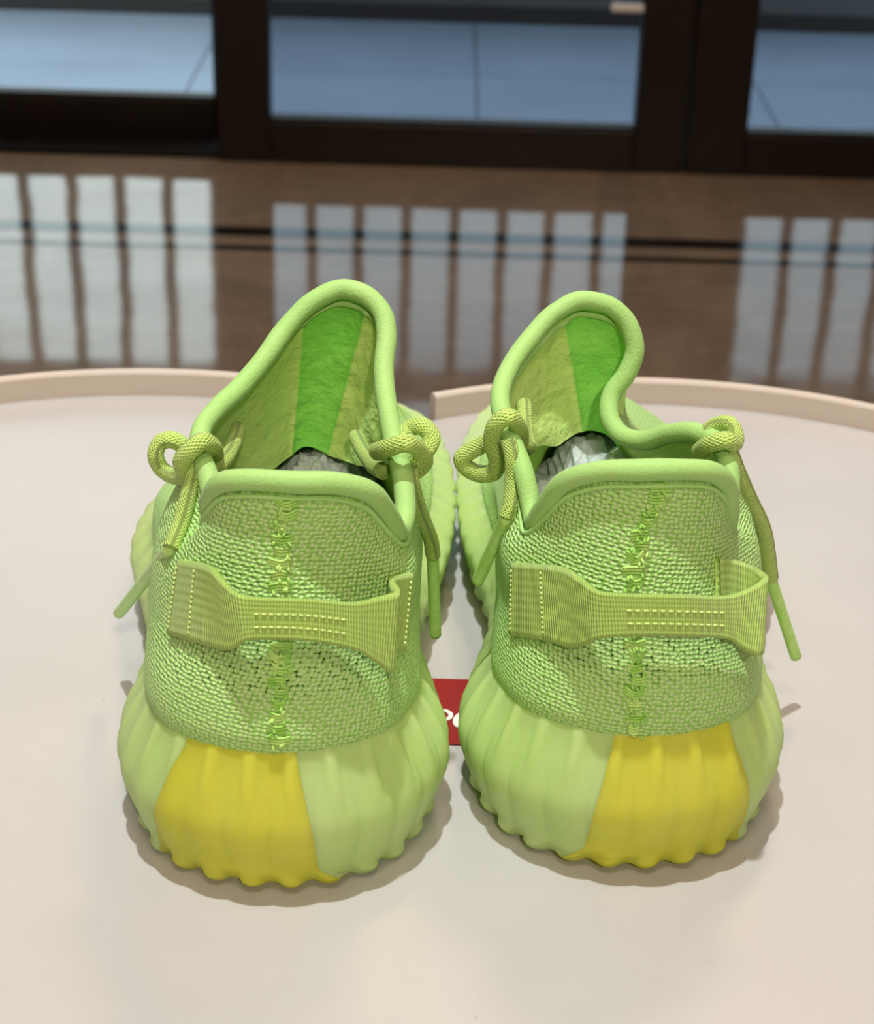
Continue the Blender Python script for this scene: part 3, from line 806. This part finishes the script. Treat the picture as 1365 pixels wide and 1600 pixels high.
    for i, (x, y) in enumerate(sp):
        if strap[4][0][1] + 4 < y < strap[5][1][1] - 2: continue
        jx, wv = rng.uniform(-5, 5), rng.uniform(9, 19)
        dy = rng.uniform(-3, 9)
        a, _ = on(x - wv + jx, y - dy, .25); b, _ = on(x + jx * .5, y + dy * .5, .45); c, _ = on(x + wv + jx, y - dy * rng.uniform(.3, 1.2), .25)
        for q in range(3):
            sh = np.array([0, 0, -.0008 * q]); parts.append(tube_geo(cr_path(np.array([a, b, c]) + sh, 10), [.0002] + [.00034] * 8 + [.0002], seg=7)[:2])
        for q in range(3):
            xa = x + rng.uniform(-14, 14); ya = y + rng.uniform(4, 14)
            a, _ = on(xa, ya, .3); b, _ = on(xa + rng.uniform(-7, 7), ya + rng.uniform(5, 11), .55)
            parts.append(tube_geo(np.array([a, (a + b) / 2 + np.array([0, -.0004, 0]), b]), [.0002, .00042, .0002], seg=6)[:2])
    mesh_obj('heel_seam', *merge(parts)[:2], M['seam'], root, og)['label'] = 'zigzag stitched heel seam'
    # ---- laces
    allV = list(W(L.reshape(-1, 3))) + list(flat); nL = NV * NS
    bvh2 = BVHTree.FromPolygons([tuple(v) for v in allV], fo + [tuple(i + nL for i in f) for f in green[:-1] + yellow])
    def clear(px, py, d, gap=.0022):
        P_ = at_y(px, py, y0 + d / 1000.); v = P_ - CP; ln_ = np.linalg.norm(v); v /= ln_
        loc, nr, ix, dist = bvh2.ray_cast(Vector(CP), Vector(v))
        if loc is not None and dist - gap * 1.6 < ln_: P_ = CP + v * (dist - gap * 1.6)
        return P_
    for ln in laces:
        tail = 'aglet' in ln or ln.get('on')
        P = [(clear(px, py, d) if tail else at_y(px, py, y0 + d / 1000.)) for px, py, d in ln['path']]
        n_ = 26 * len(P); Pp = cr_path(P, n_)
        lo = mesh_obj('lace', *tube_geo(Pp, ln.get('rx', .0024), ln.get('ry', .0021), seg=14, up=ln.get('up', (0, -.5, 1)))[:2], M['lace'], root, og,
                      uvs=tube_geo(Pp, ln.get('rx', .0024), ln.get('ry', .0021), seg=14)[2])
        if 'aglet' in ln:
            P = [Pp[-2], clear(*ln['aglet'][-1])]; Pp = np.linspace(P[0], P[1], 24)
            mesh_obj('aglet', *tube_geo(Pp, .0017, seg=14)[:2], M['aglet'], lo, og)
    for q in range(4):                                              # lacing bars across the vamp
        yb = 128 + q * 11; hw = 15 - q * .8; sg = 1 if q % 2 else -1; P = []
        for t in np.linspace(-1, 1, 7):
            o_ = org + np.array([(2 if not mirror else -2) + t * hw, yb + sg * t * 3, 150]) / 1000.
            hit = bvh2.ray_cast(Vector(o_), Vector((0, 0, -1)))
            if hit[0] is not None: P.append(np.array(hit[0]) + np.array(hit[1] if hit[1].z > 0 else -hit[1]) * (.0013 - (.0032 if abs(t) > .9 else 0)))
        if len(P) > 3:
            Pp = cr_path(P, 30); g_ = tube_geo(Pp, .0024, .0015, seg=12, up=(0, 1, 0)); mesh_obj('lace', g_[0], g_[1], M['lace'], root, og, uvs=g_[2])
    # ---- tissue stuffed inside
    bm = bmesh.new(); bmesh.ops.create_icosphere(bm, subdivisions=5, radius=1)
    for v in bm.verts:
        c = v.co.copy(); nn = 0
        for fq, am in ((2.2, .22), (5., .12), (11., .05)): nn += am * (1 - 2 * abs(noise.noise(c * fq + Vector((cx * 90, 1, 2)))))
        v.co = c * (.85 + nn)
    tc_, tr_ = tissue
    V = [(org[0] + tc_[0] / 1000 + v.co.x * tr_[0] / 1000, org[1] + tc_[1] / 1000 + v.co.y * tr_[1] / 1000, tc_[2] / 1000 + v.co.z * tr_[2] / 1000) for v in bm.verts]
    bm.verts.index_update(); Fq = [[v.index for v in f.verts] for f in bm.faces]; bm.free()
    to = mesh_obj('tissue_paper', V, Fq, M['tissue'], None, (float(org[0]), float(org[1] + tc_[1] / 1000), .027), smooth=False)
    tag(to, 'crumpled white tissue paper stuffed inside the %s sneaker' % ('right' if mirror else 'left'), 'tissue paper', 'tissue stuffing of the sneakers')
    return root

STRAP_L = [((283, 873), (266, 989), .8), ((312, 877), (302, 999), 1.0), ((335, 881), (345, 1007), 2.5), ((352, 892), (368, 1005), 4.5), ((375, 911), (386, 992), 6), ((402, 919), (404, 985), 6),
           ((480, 925), (480, 990), 5), ((545, 928), (545, 1001), 6), ((580, 914), (574, 1018), 8), ((602, 905), (590, 1031), 9), ((608, 902), (598, 1032), 8), ((607, 900), (602, 1026), 4), ((613, 897), (605, 1018), 1.2), ((640, 893), (628, 1015), .8)]
STRAP_R = [((802, 877), (800, 991), .8), ((848, 880), (853, 998), 1.0), ((883, 882), (897, 1006), 2.5), ((910, 893), (918, 996), 5), ((936, 908), (938, 981), 7), ((971, 912), (976, 977), 7),
           ((1050, 914), (1050, 978), 7), ((1112, 914), (1112, 981), 8), ((1140, 900), (1135, 998), 10), ((1157, 883), (1150, 1005), 12), ((1162, 878), (1159, 994), 10.5), ((1157, 874), (1157, 986), 6), ((1138, 871), (1140, 980), 1.5), ((1118, 871), (1120, 980), .8)]
SEAM_L = [(446, 782), (440, 850), (440, 915), (440, 1010), (435, 1090), (437, 1152)]
SEAM_R = [(1030, 757), (1003, 830), (990, 900), (991, 1000), (995, 1080), (990, 1136)]
LACES_L = [
    dict(path=[(338, 716, 62), (334, 700, 52), (318, 690, 47), (298, 703, 45), (284, 722, 46), (291, 744, 50), (272, 744, 55), (252, 732, 57), (243, 712, 57), (250, 692, 58), (268, 687, 58), (288, 698, 58), (300, 716, 56)]),
    dict(path=[(303, 722, 50), (302, 745, 47), (296, 768, 52), (284, 812, 70), (266, 857, 82)], aglet=[(267, 855, 82), (226, 908, 92), (186, 958, 101)]),
    dict(path=[(372, 670, 78), (366, 690, 72), (354, 714, 64), (342, 728, 56)]),
    dict(path=[(588, 706, 62), (606, 700, 55), (632, 692, 53), (652, 700, 57), (664, 722, 62), (646, 738, 64), (652, 716, 60), (668, 700, 62), (674, 682, 64), (660, 666, 66), (642, 668, 68), (628, 684, 66)]),
    dict(path=[(640, 730, 58), (644, 760, 58), (656, 800, 66), (672, 840, 76), (676, 866, 80)], aglet=[(676, 864, 80), (678, 930, 85), (680, 992, 90)]),
    dict(path=[(556, 683, 92), (568, 706, 82), (584, 728, 70), (598, 736, 62)]),
]
LACES_R = [
    dict(path=[(814, 700, 66), (812, 672, 58), (796, 652, 54), (776, 662, 54), (768, 690, 56), (776, 720, 58), (770, 738, 60), (748, 740, 62), (728, 730, 63), (722, 716, 63), (736, 704, 63), (760, 692, 62), (780, 686, 60)]),
    dict(path=[(793, 686, 52), (800, 716, 50), (801, 752, 54), (797, 790, 62), (791, 808, 66)], aglet=[(791, 806, 56), (746, 908, 57)]),
    dict(path=[(819, 632, 80), (820, 655, 74), (822, 680, 68), (826, 700, 62)]),
    dict(path=[(1092, 706, 60), (1108, 694, 54), (1132, 688, 52), (1148, 692, 55), (1148, 674, 58), (1138, 662, 60), (1120, 664, 62), (1108, 674, 62), (1122, 684, 60)]),
    dict(path=[(1138, 700, 55), (1150, 732, 56), (1170, 778, 62), (1190, 820, 68), (1198, 860, 73), (1203, 902, 77)], aglet=[(1203, 900, 77), (1224, 966, 82), (1243, 1026, 87)]),
]
sneaker(-.0390, .368, False, COLLAR_L, 'neon green knit sneaker on the left, tongue standing tall and open', STRAP_L, SEAM_L, LACES_L, ((5, 106, 53), (17, 19, 19)))
sneaker(.0515, .380, True, COLLAR_R, 'neon green knit sneaker on the right, tongue folded over on one side', STRAP_R, SEAM_R, LACES_R, ((-6, 100, 55), (17, 24, 20)))
